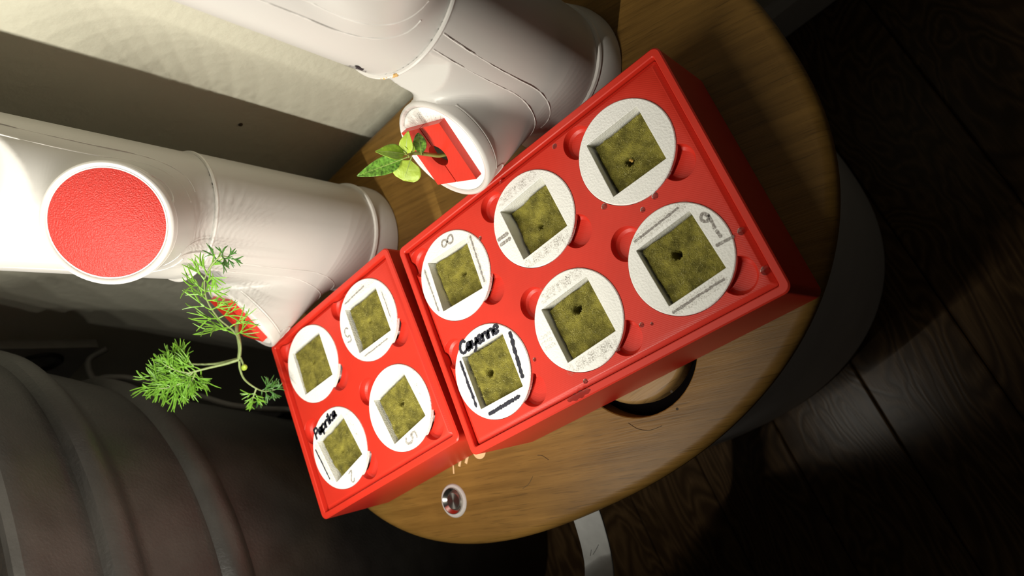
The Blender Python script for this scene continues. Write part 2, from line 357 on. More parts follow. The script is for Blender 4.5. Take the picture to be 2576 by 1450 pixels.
# ------------------------------------------------------------------ pods
def sqr(h, ang):
    # square of half side h sampled at the given angles
    return [(h*math.cos(a)/max(abs(math.cos(a)), abs(math.sin(a))), h*math.sin(a)/max(abs(math.cos(a)), abs(math.sin(a)))) for a in ang]
angs = sorted(set(np.round(np.linspace(0, 2*np.pi, 96, endpoint=False)+0.0, 6).tolist()))
assert any(abs(a-math.pi/4) < 1e-3 for a in angs)
HS = 18.1
def pod_mesh():
    C = lambda r, z: [(r*math.cos(a), r*math.sin(a), z) for a in angs]
    Q = lambda h, z: [(x, y, z) for x, y in sqr(h, angs)]
    mb = MB().loops([C(R_POD-.5, 0), C(R_POD, -.5), C(R_POD, -3.1), Q(19.7, -3.1), Q(19.7, -44), Q(HS, -44), Q(HS, -0.2), Q(HS+.2, 0)], close=True)
    return mesh('pod_disc', mb.V, mb.F, 'white_print', 30)
POD_ME = pod_mesh()
# stroke letters on a unit body height; x grows along the line of writing
GL = {
 'C': (0.75, [[(.7, .85), (.5, 1), (.25, .95), (.05, .6), (.08, .25), (.3, .02), (.55, .05), (.72, .2)]]),
 'a': (0.62, [[(.5, .5), (.3, .62), (.08, .5), (.02, .25), (.15, .03), (.35, .08), (.5, .3), (.5, .58)], [(.5, .58), (.5, .2), (.6, .02)], [(.15, .3), (.4, .35)], [(.2, .2), (.4, .2)]]),
 'y': (0.62, [[(.05, .6), (.1, .3), (.28, .18), (.45, .3)], [(.52, .62), (.45, .2), (.3, -.25), (.1, -.35)]]),
 'e': (0.6, [[(.05, .3), (.5, .38), (.45, .58), (.25, .65), (.05, .45), (.05, .2), (.22, .02), (.5, .1)]]),
 'n': (0.62, [[(.05, .62), (.07, .02)], [(.07, .4), (.25, .6), (.45, .55), (.5, .3), (.54, .02)]]),
 'P': (0.66, [[(.08, 1), (.08, 0)], [(.08, 1), (.4, 1), (.58, .8), (.45, .55), (.1, .45)]]),
 'p': (0.6, [[(.06, .62), (.05, -.3)], [(.06, .5), (.3, .63), (.5, .45), (.45, .18), (.2, .08), (.07, .2)]]),
 'r': (0.48, [[(.06, .62), (.08, .02)], [(.08, .38), (.22, .58), (.42, .6)]]),
 'i': (0.26, [[(.1, .6), (.12, .02)], [(.11, .82), (.13, .86)]]),
 'k': (0.58, [[(.06, 1), (.06, 0)], [(.46, .66), (.1, .3), (.5, 0)]]),
 'S': (0.64, [[(.55, .88), (.3, 1), (.08, .82), (.2, .58), (.45, .45), (.55, .2), (.3, 0), (.05, .12)]]),
 'H': (0.7, [[(.08, 1), (.08, 0)], [(.58, 1), (.58, 0)], [(.08, .5), (.58, .52)]]),
 'o': (0.58, [[(.28, .62), (.06, .45), (.08, .12), (.3, .02), (.5, .18), (.48, .48), (.28, .62)]]),
 'b': (0.58, [[(.06, 1), (.07, .02)], [(.07, .45), (.3, .6), (.5, .4), (.42, .1), (.2, .02), (.07, .12)]]),
 '8': (0.66, [[(.32, .52), (.1, .7), (.15, .93), (.35, 1), (.55, .9), (.52, .68), (.32, .52), (.08, .33), (.1, .08), (.34, 0), (.58, .1), (.56, .34), (.32, .52)]]),
 '5': (0.62, [[(.55, 1), (.12, .97), (.1, .58), (.35, .64), (.56, .42), (.48, .12), (.25, 0), (.05, .1)]]),
 '9': (0.62, [[(.5, .75), (.3, .98), (.08, .8), (.12, .58), (.35, .52), (.5, .75), (.48, .35), (.42, 0)]]),
 '2': (0.62, [[(.08, .8), (.25, 1), (.5, .9), (.5, .65), (.08, .05), (.58, .08)]]),
 '-': (0.55, [[(.08, .42), (.45, .45)]]), '1': (0.4, [[(.2, 1), (.22, 0)]]), 'I': (0.36, [[(.12, .95), (.2, .05)]]), ' ': (0.4, []),
}
for _d in '859': GL[_d.translate(str.maketrans('859', '\u0001\u0002\u0003'))] = (1.1, [[(1-y, x) for x, y in st_] for st_ in GL[_d][1]])   # the same digits lying along the line
LYING = {'8': '\u0001', '5': '\u0002', '9': '\u0003'}
def stroke_ribbon(mb, pts, w, z, jitter=0.12):
    P = bez([(*q, 0) for q in pts], max(8, 5*len(pts)))[:, :2]
    T = np.gradient(P, axis=0); T /= np.linalg.norm(T, axis=1)[:, None]+1e-9; Nn = np.c_[-T[:, 1], T[:, 0]]
    ww = w/2*(1+jitter*rng.normal(size=len(P)))
    P = np.vstack([P[0]-T[0]*w*.35, P, P[-1]+T[-1]*w*.35]); Nn = np.vstack([Nn[0], Nn, Nn[-1]]); ww = np.r_[ww[0]*.55, ww, ww[-1]*.55]
    A = P+Nn*ww[:, None]; B = P-Nn*ww[:, None]; n = len(P)
    mb.add([(*q, z) for q in A]+[(*q, z) for q in B], [(i, n+i, n+i+1, i+1) for i in range(n-1)])
# sides of the square hole: 0 left to top, 1 top to right, 2 right to bottom, 3 bottom to left (writing faces outward)
def write(pod, side, text, s0, size, off, w, mat, z, squeeze=1.0, slope=0.0):
    mb = MB(); x = s0; hs = HS
    a = math.radians(-90*side)
    ux, uy = math.cos(a), math.sin(a); vx, vy = -uy, ux
    for ch in text:
        wd_, st = GL[ch]
        for s_ in st:
            pts = []
            for (px, py) in s_:
                lx = -hs+x+px*size*squeeze+py*size*.15; ly = hs+off+py*size+slope*(lx+hs)
                pts.append((lx*ux+ly*vx, lx*uy+ly*vy))
            stroke_ribbon(mb, pts, w, z)
        x += wd_*size*squeeze
    return part('handwriting', mb.V, mb.F, mat, pod, 0)
def line(pod, side, s0, s1, o0, o1, w, mat, z, name='pen_stroke'):
    mb = MB(); a = math.radians(-90*side); ux, uy = math.cos(a), math.sin(a); vx, vy = -uy, ux
    pts = []
    for t in np.linspace(0, 1, 7):
        lx = -HS+s0+(s1-s0)*t; ly = HS+o0+(o1-o0)*t+rng.normal()*.12; pts.append((lx*ux+ly*vx, lx*uy+ly*vy))
    stroke_ribbon(mb, pts, w, z, .2); return part(name, mb.V, mb.F, mat, pod, 0)
PODS = {   # centre, square angle, wool depth, seed hole offset, label
 'A': ((80.72, 188.43, 0), -56.1, 6.4, (-3.9, 0.3), 'clean unmarked white pod beside the bare right end of the long tray'),
 'B': ((22.21, 151.38, 0), -53.0, 3.8, (2.4, 3.5), 'white pod pencilled 9-1 in the near right corner of the long tray'),
 'C': ((43.13, 247.8, 0), -54.3, 9.0, (-3.7, 0.1), 'white pod with the deepest sunk rockwool and two grey tally bars'),
 'D': ((-15.38, 210.75, 0), -53.7, 5.4, (6.1, 3.7), 'white pod with grey rubbed words on two sides in the long tray'),
 'E': ((5.53, 307.17, 0), -60.9, 6.8, (1.7, -2.4), 'white pod pencilled with the number 8'),
 'F': ((-52.98, 270.12, 0), -58.2, 3.6, (-1.5, 4.6), 'white pod lettered Cayenne with three thick black strokes'),
 'G': ((-31.0, 385.54, 1.72), -56.7, 3.2, (-0.9, 0.3), 'white pod with a faint 5 on its left in the short tray'),
 'H': ((-88.46, 346.88, 1.72), -47.5, 4.0, (3.0, 2.8), 'white pod with a grey 5 at its lower right in the short tray'),
 'I': ((-70.23, 443.85, 1.72), -56.4, 1.2, (1.9, -0.5), 'blank white pod with rockwool almost flush in the short tray'),
 'J': ((-127.69, 405.18, 1.72), -44.0, 5.0, (-3.4, 1.8), 'white pod lettered Paprika in black in the short tray'),
}
WOOL_NOTE = {'A': 'olive rockwool cube with two pale seeds in its hole', 'B': 'olive rockwool cube in the pod pencilled 9-1', 'C': 'olive rockwool cube sunk deepest and torn at one corner',
 'D': 'olive rockwool cube with an off-centre hole in the pod with rubbed words', 'E': 'olive rockwool cube in the pod marked 8', 'F': 'bright olive rockwool cube in the pod lettered Cayenne',
 'G': 'olive rockwool cube in the pod with the faint 5', 'H': 'olive rockwool cube with a round dark hole in the pod marked 5', 'I': 'olive rockwool cube flush with the blank pod', 'J': 'ragged olive rockwool cube in the pod lettered Paprika'}
def fbm(X, Y, seed, sc):
    r_ = np.random.default_rng(seed); v = 0
    for o_ in range(5):
        f_ = sc*2**o_; a = r_.uniform(0, 6.28, 4); d_ = r_.normal(size=(4, 2)); d_ /= np.linalg.norm(d_, axis=1)[:, None]
        for i in range(4): v = v+np.sin((X*d_[i, 0]+Y*d_[i, 1])*f_+a[i])/1.75**o_/4
    return v
pods = {}
for n_i, (k, (c, ang_, dep, hole, lab)) in enumerate(PODS.items()):
    rz = math.radians(ang_)
    pod = thing('seedling_pod', lab, 'pod', c, rz, 'white pods in the seed trays'); pods[k] = pod
    obj('pod_disc', POD_ME, pod, (0, 0, 0))
    # rockwool, lumpy on top, with the seed hole
    n = 56; hs = HS-0.35; g_ = np.linspace(-hs, hs, n); X, Y = np.meshgrid(g_, g_, indexing='ij')
    hx = hole[0]*math.cos(-rz)-hole[1]*math.sin(-rz); hy = hole[0]*math.sin(-rz)+hole[1]*math.cos(-rz)
    lump = 0.85 if k not in 'CEJ' else 1.35
    Z = -dep+lump*fbm(X, Y, 100+n_i, .16)+0.28*fbm(X, Y, 200+n_i, .8)
    if k == 'C': Z -= 3.5*np.exp(-((X+9)**2+(Y-8)**2)/60)
    if k == 'E': Z -= 1.6*np.exp(-((Y+17)**2)/10)
    if k == 'F': Z += 0.9*(Y/hs)
    edge = np.maximum(abs(X), abs(Y))/hs; Z -= 1.1*np.clip((edge-.9)/.1, 0, 1)**2
    ragged = 0.5+0.7*(k in 'JHFAGI')
    D = np.hypot(X-hx, (Y-hy)*1.1+0.4*np.sin(3*X)); hr = {'J': .9, 'G': 1.5, 'E': 1.7, 'I': 1.6, 'C': 1.8, 'F': 2.7, 'H': 2.6, 'D': 2.6}.get(k, 2.35)
    sink = {'J': 2.0, 'G': 3, 'E': 4, 'I': 6, 'C': 5}.get(k, 20.0)
    Z -= sink/(1+np.exp((D-hr)/.16))
    Z -= 0.8*np.exp(-(D/(hr*1.8))**2)
    rr = 1-ragged*.03*(1+fbm(X*0+Y, X*0, 300+n_i, .35))*(X < -hs*.999)
    XX = X.copy(); YY = Y.copy()
    XX[0, :] += ragged*(1.0+fbm(Y[0, :], 0*Y[0, :], 310+n_i, .3)); XX[1, :] += ragged*.7*(1.0+fbm(Y[0, :], 0*Y[0, :], 310+n_i, .3))
    YY[:, -1] -= ragged*(1.0+fbm(X[:, 0], 0*X[:, 0], 330+n_i, .3)); YY[:, -2] -= ragged*.7*(1.0+fbm(X[:, 0], 0*X[:, 0], 330+n_i, .3))
    V = np.stack([XX, YY, Z], -1).reshape(-1, 3).tolist(); idx = np.arange(n*n).reshape(n, n)
    F = [(idx[i, j], idx[i+1, j], idx[i+1, j+1], idx[i, j+1]) for i in range(n-1) for j in range(n-1)]
    bd = list(idx[:, 0])+list(idx[-1, 1:])+list(idx[-2::-1, -1])+list(idx[0, -2:0:-1])
    b0 = len(V); V += [(V[i][0], V[i][1], -40) for i in bd]; m_ = len(bd)
    F += [(bd[i], b0+i, b0+(i+1) % m_, bd[(i+1) % m_]) for i in range(m_)]; F.append(tuple(b0+i for i in range(m_)))
    wool = thing('rockwool_cube', WOOL_NOTE[k], 'rockwool cube', c, rz, 'rockwool cubes in the pods')
    part('wool_block', V, F, 'wool', wool, 180)
    mb = MB()
    for q_ in range(520):
        x, y = rng.uniform(-hs+.6, hs-.6, 2)
        if math.hypot(x-hx, y-hy) < hr+.2: continue
        i = int((x+hs)/(2*hs)*(n-1)); j = int((y+hs)/(2*hs)*(n-1)); z = Z[i, j]
        a = rng.uniform(0, 6.28); L_ = rng.uniform(.7, 2.6); bend = rng.normal()*.5; up_ = rng.uniform(.15, .75)
        P = [(x, y, z-.1), (x+math.cos(a)*L_*.5, y+math.sin(a)*L_*.5, z+up_*.6), (x+math.cos(a+bend)*L_, y+math.sin(a+bend)*L_, z+up_*rng.uniform(0, 1))]
        P = [(max(-hs-.2, min(hs+.2, px)), max(-hs-.2, min(hs+.2, py)), pz) for px, py, pz in P]
        wv = rng.uniform(.035, .075); nx, ny = -math.sin(a)*wv, math.cos(a)*wv
        mb.add([(p_[0]+nx, p_[1]+ny, p_[2]) for p_ in P]+[(p_[0]-nx, p_[1]-ny, p_[2]) for p_ in P], [(0, 3, 4, 1), (1, 4, 5, 2)])
    fo = part('wool_fibres', mb.V, mb.F, 'wool_fibre', wool, 0); fo['kind'] = 'stuff'
    if k == 'A':
        for sx, sy, sr, slab in ((.5, .6, .3, 'pale seed lying deeper left in the hole of the clean pod'), (1.1, -.5, 1.2, 'pale seed lying nearer the rim in the hole of the clean pod')):
            mbs = MB().lathe([(0.05, -.8), (.5, -.6), (.75, 0), (.5, .6), (.05, .8)], 10, cap0=True, cap1=True)
            sd = thing('pepper_seed', slab, 'seed', (0, 0, 0), 0, 'seeds in the rockwool hole')
            so = part('seed_husk', [(x*1.3, z*1.2, y*.8) for x, y, z in mbs.V], mbs.F, 'seed', sd, 60)
            wx = hx+sx; wy = hy+sy
            sd.location = W(c[0]+wx*math.cos(rz)-wy*math.sin(rz), c[1]+wx*math.sin(rz)+wy*math.cos(rz), -dep-1.6); sd.rotation_euler = (.2, .3, sr)
# writing
Zt = 0.10
write(pods['F'], 0, 'Cayenne', 0.2, 7.4, 1.4, 2.1, 'ink', Zt, 1.06)
line(pods['F'], 1, 3, 31, 5.6, 2.4, 2.7, 'ink', Zt); line(pods['F'], 2, 5, 31, 4.4, 5.4, 2.4, 'ink', Zt); line(pods['F'], 3, 3, 34, 2.6, 2.4, 1.9, 'ink', Zt)
write(pods['J'], 0, 'Paprika', 1.0, 7.2, 1.4, 2.0, 'ink', Zt, 1.10)
line(pods['J'], 3, 6, 32, 4.6, 4.8, 1.3, 'ink', Zt)
write(pods['J'], 1, 'Habano', 3, 7, 1.6, 1.5, 'rubbed', Zt, 1.1); write(pods['J'], 2, '2', 16, 8, 2.2, 1.2, 'pencil', Zt); line(pods['J'], 3, 4, 34, 2.2, 2.2, 3.4, 'rubbed', Zt*.7, 'rubbed_mark')
write(pods['E'], 0, LYING['8'], 16, 9.4, 2.2, 1.5, 'pencil', Zt, 1.1); line(pods['E'], 1, 1, 33, 4.2, 3.2, 1.3, 'pencil', Zt); line(pods['E'], 3, 2, 33, 3.5, 4.5, 1.2, 'pencil', Zt)
line(pods['E'], 1, 1, 34, 3.7, 2.8, 5.0, 'rubbed', Zt*.6, 'rubbed_mark'); line(pods['E'], 3, 4, 32, 4, 4.5, 3.4, 'rubbed', Zt*.6, 'rubbed_mark')
write(pods['G'], 3, LYING['5'], 12, 9.0, 2.6, 1.2, 'pencil', Zt, 1.2); line(pods['G'], 0, 2, 26, 3.6, 5.2, 1.1, 'pencil', Zt); line(pods['G'], 0, 5, 36, 5.0, 4.6, 5.0, 'rubbed', Zt*.6, 'rubbed_mark'); line(pods['G'], 1, 6, 32, 4.5, 4.2, 4.4, 'rubbed', Zt*.6, 'rubbed_mark'); line(pods['G'], 1, 8, 28, 4.4, 4.0, .9, 'pencil', Zt); line(pods['G'], 2, 3, 36, 4.2, 4.2, 4.6, 'rubbed', Zt*.6, 'rubbed_mark'); line(pods['G'], 2, 5, 32, 3.8, 4.4, .9, 'pencil', Zt)
write(pods['H'], 2, LYING['5'], 14, 9.2, 2.2, 1.8, 'pencil', Zt, 1.2); write(pods['H'], 1, 'Habn', 4, 7.4, 1.8, 1.6, 'rubbed', Zt, 1.2)
write(pods['C'], 0, 'Serrano', 1.5, 7.6, 2.6, 1.7, 'rubbed', Zt, 1.05); write(pods['C'], 3, 'II', 15, 8.8, 1.6, 2.3, 'pencil', Zt, 1.2); write(pods['C'], 2, 'Habanero', 1.5, 7.2, 2.0, 1.8, 'rubbed', Zt, 1.02)
write(pods['D'], 0, 'Serrano', 2.5, 7.6, 2.6, 2.1, 'rubbed', Zt, 1.05); write(pods['D'], 3, 'III', 12, 9, 1.6, 2.4, 'rubbed', Zt, 1.1); write(pods['D'], 2, 'Habanero', 2, 7.6, 2.2, 2.2, 'rubbed', Zt, 1.0)
write(pods['B'], 1, LYING['9']+'-1', 5, 9.2, 2.2, 1.8, 'pencil', Zt, 1.1); line(pods['B'], 0, 2, 32, 4.6, 5.0, 1.4, 'pencil', Zt); line(pods['B'], 2, 4, 36, 4.2, 4.2, 1.5, 'pencil', Zt); line(pods['B'], 0, 3, 36, 4.6, 5.0, 5.6, 'rubbed', Zt*.6, 'rubbed_mark'); line(pods['B'], 2, 4, 34, 4.2, 4.2, 5.6, 'rubbed', Zt*.6, 'rubbed_mark')

# ------------------------------------------------------------------ hydroponic towers
def surface_nets(Fv, org, h):
    s = Fv < 0; nx, ny, nz_ = Fv.shape
    acc = np.zeros((nx-1, ny-1, nz_-1, 3)); cnt = np.zeros((nx-1, ny-1, nz_-1))
    def sl(d): return tuple(slice(d[i], Fv.shape[i]-1+d[i]) for i in range(3))
    for axis in range(3):
        o_ = [0, 1, 2]; o_.remove(axis)
        for i in (0, 1):
            for j in (0, 1):
                d = [0, 0, 0]; d[o_[0]] = i; d[o_[1]] = j; e = d.copy(); e[axis] = 1
                a = Fv[sl(d)]; b_ = Fv[sl(e)]; m_ = (a < 0) != (b_ < 0)
                t = np.where(m_, a/np.where(m_, a-b_, 1), 0)
                for ax_ in range(3): acc[..., ax_] += np.where(m_, d[ax_]+(t if ax_ == axis else 0), 0)
                cnt += m_
    act = cnt > 0; ids = -np.ones(act.shape, int); ids[act] = np.arange(act.sum())
    I = np.argwhere(act); V = (I+acc[act]/cnt[act][:, None])*h+np.array(org)
    Fc = []
    for axis in range(3):
        o_ = [(axis+1) % 3, (axis+2) % 3]
        a = s[tuple(slice(0, -1) if k == axis else slice(None) for k in range(3))]; b_ = s[tuple(slice(1, None) if k == axis else slice(None) for k in range(3))]
        E_ = np.argwhere(a != b_)
        ok = (E_[:, o_[0]] > 0) & (E_[:, o_[1]] > 0) & (E_[:, o_[0]] < Fv.shape[o_[0]]-1) & (E_[:, o_[1]] < Fv.shape[o_[1]]-1)
        E_ = E_[ok]; fl_ = a[tuple(E_.T)]
        q = []
        for i, j in ((1, 1), (0, 1), (0, 0), (1, 0)):
            c = E_.copy(); c[:, o_[0]] -= i; c[:, o_[1]] -= j; q.append(ids[tuple(c.T)])
        q = np.stack(q, 1); q[~fl_] = q[~fl_][:, ::-1]; Fc.append(q)
    return V, np.vstack(Fc)
PE = math.radians(42); PN = np.array([math.cos(PE), 0, math.sin(PE)]); P0 = np.array([70.0, 0, 76.5]); MH = 138.0
PV = np.array([-math.sin(PE), 0, math.cos(PE)])
def smin(a, b_, k): h = np.clip(.5+.5*(b_-a)/k, 0, 1); return b_*(1-h)+a*h-k*h*(1-h)
def sdf(P):
    x, y, z = P[..., 0], P[..., 1], P[..., 2]
    rad = 43.6+1.0*np.clip(z/MH, 0, 1)
    body = np.hypot(x, y)-rad
    A = np.array([4., 0, 18.]); B = P0-PN*4; ra, rb = 31.0, 33.0
    ab = B-A; t = np.clip(((P-A)@ab)/(ab@ab), 0, 1)
    br = np.linalg.norm(P-(A+t[..., None]*ab), axis=-1)-(ra+(rb-ra)*t)
    br = np.maximum(br, (P-P0)@PN)
    d = smin(body, br, 9.0)
    d = np.maximum(d, (P-P0)@PN*1.0*(x > 30)-1e3*(x <= 30))
    return np.maximum(np.maximum(d, -z), z-MH)
h_ = 1.7
gx = np.arange(-50, 106, h_); gy = np.arange(-50, 50.1, h_); gz = np.arange(-2*h_, MH+3*h_, h_)
GX = np.stack(np.meshgrid(gx, gy, gz, indexing='ij'), -1)
Vm, Fm = surface_nets(sdf(GX), (gx[0], gy[0], gz[0]), h_)
for _ in range(1):   # project onto the surface
    e_ = 0.3; g0 = sdf(Vm); gr = np.stack([sdf(Vm+np.eye(3)[i]*e_)-g0 for i in range(3)], -1)/e_
    gn = np.maximum((gr**2).sum(1), .25); Vm = Vm-np.clip(g0/gn, -.6, .6)[:, None]*gr
MOD_ME = mesh('tower_module', Vm, Fm, 'white_plastic', 180)
def march(o_, d_, far):
    o_ = np.asarray(o_, float); d_ = np.asarray(d_, float)
    rs = np.arange(far, 0, -0.4); v = sdf(o_+rs[:, None]*d_)
    i = np.argmax(v < 0); return o_+rs[i]*d_
def on_body(th, z): return march((0, 0, z), (math.cos(th), math.sin(th), 0), 112)
def ridge_curve(fn, ts): return np.array([fn(t) for t in ts])
RIDGES = []
for (t0, zb, w_) in ((math.radians(58), 16, .55), (math.radians(47), 24, .5)):
    for sgn in (1, -1):
        pts = []
        for u in np.linspace(0, 1, 60):
            if u < .62: z = MH-2-(MH-2-(zb+42))*(u/.62); th_ = t0*(1+.10*(1-u/.62)**2)
            else:
                a = (u-.62)/.38*math.pi/2; z = zb+42-42*math.sin(a); th_ = t0-math.radians(30)*(1-math.cos(a))
            pts.append(on_body(sgn*th_, z))
        RIDGES.append((np.array(pts), w_))
pts = []
psi0 = math.radians(-42)
for ps in np.linspace(-math.pi, math.pi, 220):
    dlt = math.atan2(math.sin(ps-psi0), math.cos(ps-psi0))*33; rb_ = 9.0
    off_ = 6.5+(math.sqrt(max(0, rb_**2-dlt**2))*1.1 if abs(dlt) < rb_ else 0)
    ra_ = np.array([0, 1., 0])*math.cos(ps)+PV*math.sin(ps)
    base = P0-PN*off_; q = march(base, ra_, 52)
    if np.linalg.norm(q-base) < 43: pts.append(q)
    elif pts and pts[-1] is not None: pts.append(None)
TABS = [[]]
for q in pts:
    if q is None: TABS.append([])
    else: TABS[-1].append(q)
def rim_mesh():
    prof = [(30.4, -1.5), (30.4, 1.2), (31.0, 2.2), (32.2, 2.6), (33.3, 1.9), (33.7, 0.4), (33.4, -5.5), (33.0, -5.6)]
    t = np.linspace(0, 2*np.pi, 80, endpoint=False); mb = MB()
    mb.loops([[P0+PN*z+r*(math.cos(a)*np.array([0, 1., 0])+math.sin(a)*PV) for a in t] for r, z in prof]); return mesh('port_rim', mb.V, mb.F[:] , 'ridge_plastic', 50)
RIM_ME = rim_mesh()
mb = MB()
for P_, w_ in RIDGES: mb.tube(P_, w_, 6)
RIDGE_ME = mesh('moulded_ridge', mb.V, mb.F, 'ridge_plastic', 60)
mb = MB()
for tb in TABS:
    if len(tb) > 3: mb.tube(np.array(tb), .75, 6)
TAB_ME = mesh('finger_tab_ridge', mb.V, mb.F, 'ridge_plastic', 60)
FOOT_ME = mesh('foot_ring', *(lambda m_: (m_.V, m_.F))(MB().lathe([(43.2, -2.2), (45.0, -2.2), (46.0, -0.6), (45.4, 1.0), (43.2, 1.4)], 96)), 'ridge_plastic', 40)
SEAM_ME = mesh('seam_ring', *(lambda m_: (m_.V, m_.F))(MB().lathe([(43.5, -1.0), (44.9, -1.0), (45.3, 0), (44.9, 1.0), (43.5, 1.0)], 96)), 'ridge_plastic', 40)
def make_tower(label, xy, bxy, phis, base_r):
    t = thing('hydroponic_tower', label, 'tower', (xy[0], xy[1], TZ+0.05), 0, 'white hydroponic towers')
    dx, dy = bxy[0]-xy[0], bxy[1]-xy[1]
    mb = MB().lathe([(base_r-1.5, 0), (base_r, 0.8), (base_r-.6, 6), (base_r-4.2, 17.2), (44, 19.5), (43, 20.2)], 96, cap0=True, cap1=True)
    V = [(x+dx*(1-z/20.2), y+dy*(1-z/20.2), z) for x, y, z in mb.V]
    part('tower_foot', V, mb.F, 'white_plastic', t, 40)
    for i, ph in enumerate(phis):
        rz = math.radians(90-ph); zb = 20.3+i*MH
        s_ = obj('tower_section', MOD_ME, t, (0, 0, zb), rz)
        obj('port_rim', RIM_ME, s_, (0, 0, 0)); obj('moulded_ridge', RIDGE_ME, s_, (0, 0, 0)); obj('finger_tab_ridge', TAB_ME, s_, (0, 0, 0))
        obj('foot_ring' if i == 0 else 'seam_ring', FOOT_ME if i == 0 else SEAM_ME, t, (0, 0, zb))
    return t
T1 = (31.4, 473.8); T2 = (149.3, 278.6)
tw1 = make_tower('white tower of stacked ports with a round red cap facing out', T1, (27.5, 473.0), (282, 191, 282), 48.8)
tw2 = make_tower('white tower of stacked ports carrying the pepper seedling', T2, (148.0, 279.3), (280, 187, 280), 51.0)
def port_frame(T, ph, mod):
    rz = math.radians(90-ph); R_ = np.array([[math.cos(rz), -math.sin(rz), 0], [math.sin(rz), math.cos(rz), 0], [0, 0, 1]])
    zb = TZ+0.05+20.3+mod*MH
    return np.array([T[0], T[1], zb])+R_@P0, R_@PN, R_@np.array([0, 1., 0]), R_@PV
def in_port(o, fr):
    c, n_, u, v = fr
    M_ = Matrix((Vector(u), Vector(v), Vector(n_))).transposed().to_4x4(); M_.translation = W(*c); o.matrix_world = M_
    return o
# red cap in the upper port of the far tower
fr = port_frame(T1, 191, 1)
cap = thing('port_cap', 'round textured red cap closing a port of the left tower', 'cap', (0, 0, 0)); in_port(cap, fr)
mb = MB().lathe([(0.1, 1.7), (28.9, 1.7), (29.5, 1.4), (29.6, 0.05)], 96, cap0=True); part('cap_face', mb.V, mb.F, 'red_textured', cap, 30)
mb = MB().lathe([(29.6, 0.05), (29.6, 1.6), (30.2, 1.6), (30.3, 0.05)], 96, close=True); part('cap_edge', mb.V, mb.F, 'white_print', cap, 30)
# plant holders: white disc with a split red square plate
def half_plate(sgn, s=19.8, gap=.45, r=7.2, z0=1.6, z1=6.6, k=20):
    P = [(-s, sgn*gap)]
    for i in range(k+1):
        a = math.pi*(1-i/k); P.append((r*math.cos(a), sgn*max(gap, r*math.sin(a))))
    P += [(s, sgn*gap), (s, sgn*s), (-s, sgn*s)]
    if sgn < 0: P = P[::-1]
    n = len(P); mb = MB(); V = [(x, y, z0) for x, y in P]+[(x, y, z1) for x, y in P]
    F = [(i, (i+1) % n, n+(i+1) % n, n+i) for i in range(n)]+[tuple(range(n))[::-1], tuple(range(n, 2*n))]
    mb.add(V, F); return mb
def make_holder(label, fr, w_):
    hd = thing('plant_holder', label, 'plant holder', (0, 0, 0), 0, 'red split plant holders'); in_port(hd, fr)
    mb = MB().lathe([(0.1, 1.5), (29.3, 1.5), (30.0, 1.0), (30.1, 0.05)], 96, cap0=True); part('holder_disc', mb.V, mb.F, 'white_print', hd, 30)
    for sgn in (1, -1):
        mb = half_plate(sgn); o = part('split_plate', mb.V, mb.F, 'red_print', hd, 30); o.rotation_euler = (0, 0, w_)
    mb = MB().lathe([(0.1, 1.56), (8.2, 1.56)], 32, cap0=True); part('painted_opening_shade', mb.V, mb.F, 'painted_hole_shade', hd, 0)  # flat dark disc painting the opening's shade; the white disc beneath is solid
    mb = MB()
    for _ in range(40):
        a = rng.normal()*.35+math.pi*.5; r0 = rng.uniform(20, 23); r1 = rng.uniform(24, 28)
        stroke_ribbon(mb, [(r0*math.cos(a), r0*math.sin(a)), (r1*math.cos(a), r1*math.sin(a))], .6, 1.58)
    part('rubbed_mark', mb.V, mb.F, 'rubbed', hd, 0)
    return hd
FR2 = port_frame(T2, 280, 0); FR1 = port_frame(T1, 282, 0)
make_holder('split red square holder around the pepper seedling stem', FR2, math.radians(107))
make_holder('split red square holder seen edge-on behind the dill', FR1, math.radians(107))
# chasing-arrows mark and a rusty stain at the seam of the near tower
def arrow(o, ang, L_, w_, outline):
    pts = [(0, -w_), (L_*.55, -w_), (L_*.55, -w_*2.2), (L_, 0), (L_*.55, w_*2.2), (L_*.55, w_), (0, w_)]
    c, sn = math.cos(ang), math.sin(ang); P = [np.array((o[0]+x*c-y*sn, o[1]+x*sn+y*c)) for x, y in pts]
    if not outline: return [P]
    return [bar(P[i], P[(i+1) % 7], .45) for i in range(7)]
sec = [c for c in tw2.children if c.name.startswith('tower_section')][1]
polys = arrow((-5, 2.0), 0.0, 9, 1.0, True)+arrow((5.5, 4), math.radians(-120), 9, 1.1, False)+arrow((1, -6), math.radians(120), 9, 1.0, True)
r_ = 44.15; mb = MB(); th0 = math.radians(90-280)-math.radians(90-187)
for poly in polys:
    mb.add([(r_*math.cos(th0+u/r_), r_*math.sin(th0+u/r_), 15+v) for u, v in poly], [tuple(range(len(poly)))])
part('printed_mark', mb.V, mb.F, 'print_black', sec, 0)
mb = MB()
for k in range(14):
    th_ = math.radians(90-rng.uniform(258, 276)) - math.radians(90-187); rr = rng.uniform(.4, 1.3)
    mb.lathe([(.05, rr*.8), (rr*.7, rr*.5), (rr, 0), (rr*.7, -rr*.5), (.05, -rr*.8)], 8, (44.9*math.cos(th_), 44.9*math.sin(th_), rng.normal()*.5), True, True)
part('rusty_stain', mb.V, mb.F, 'stain', sec, 60)

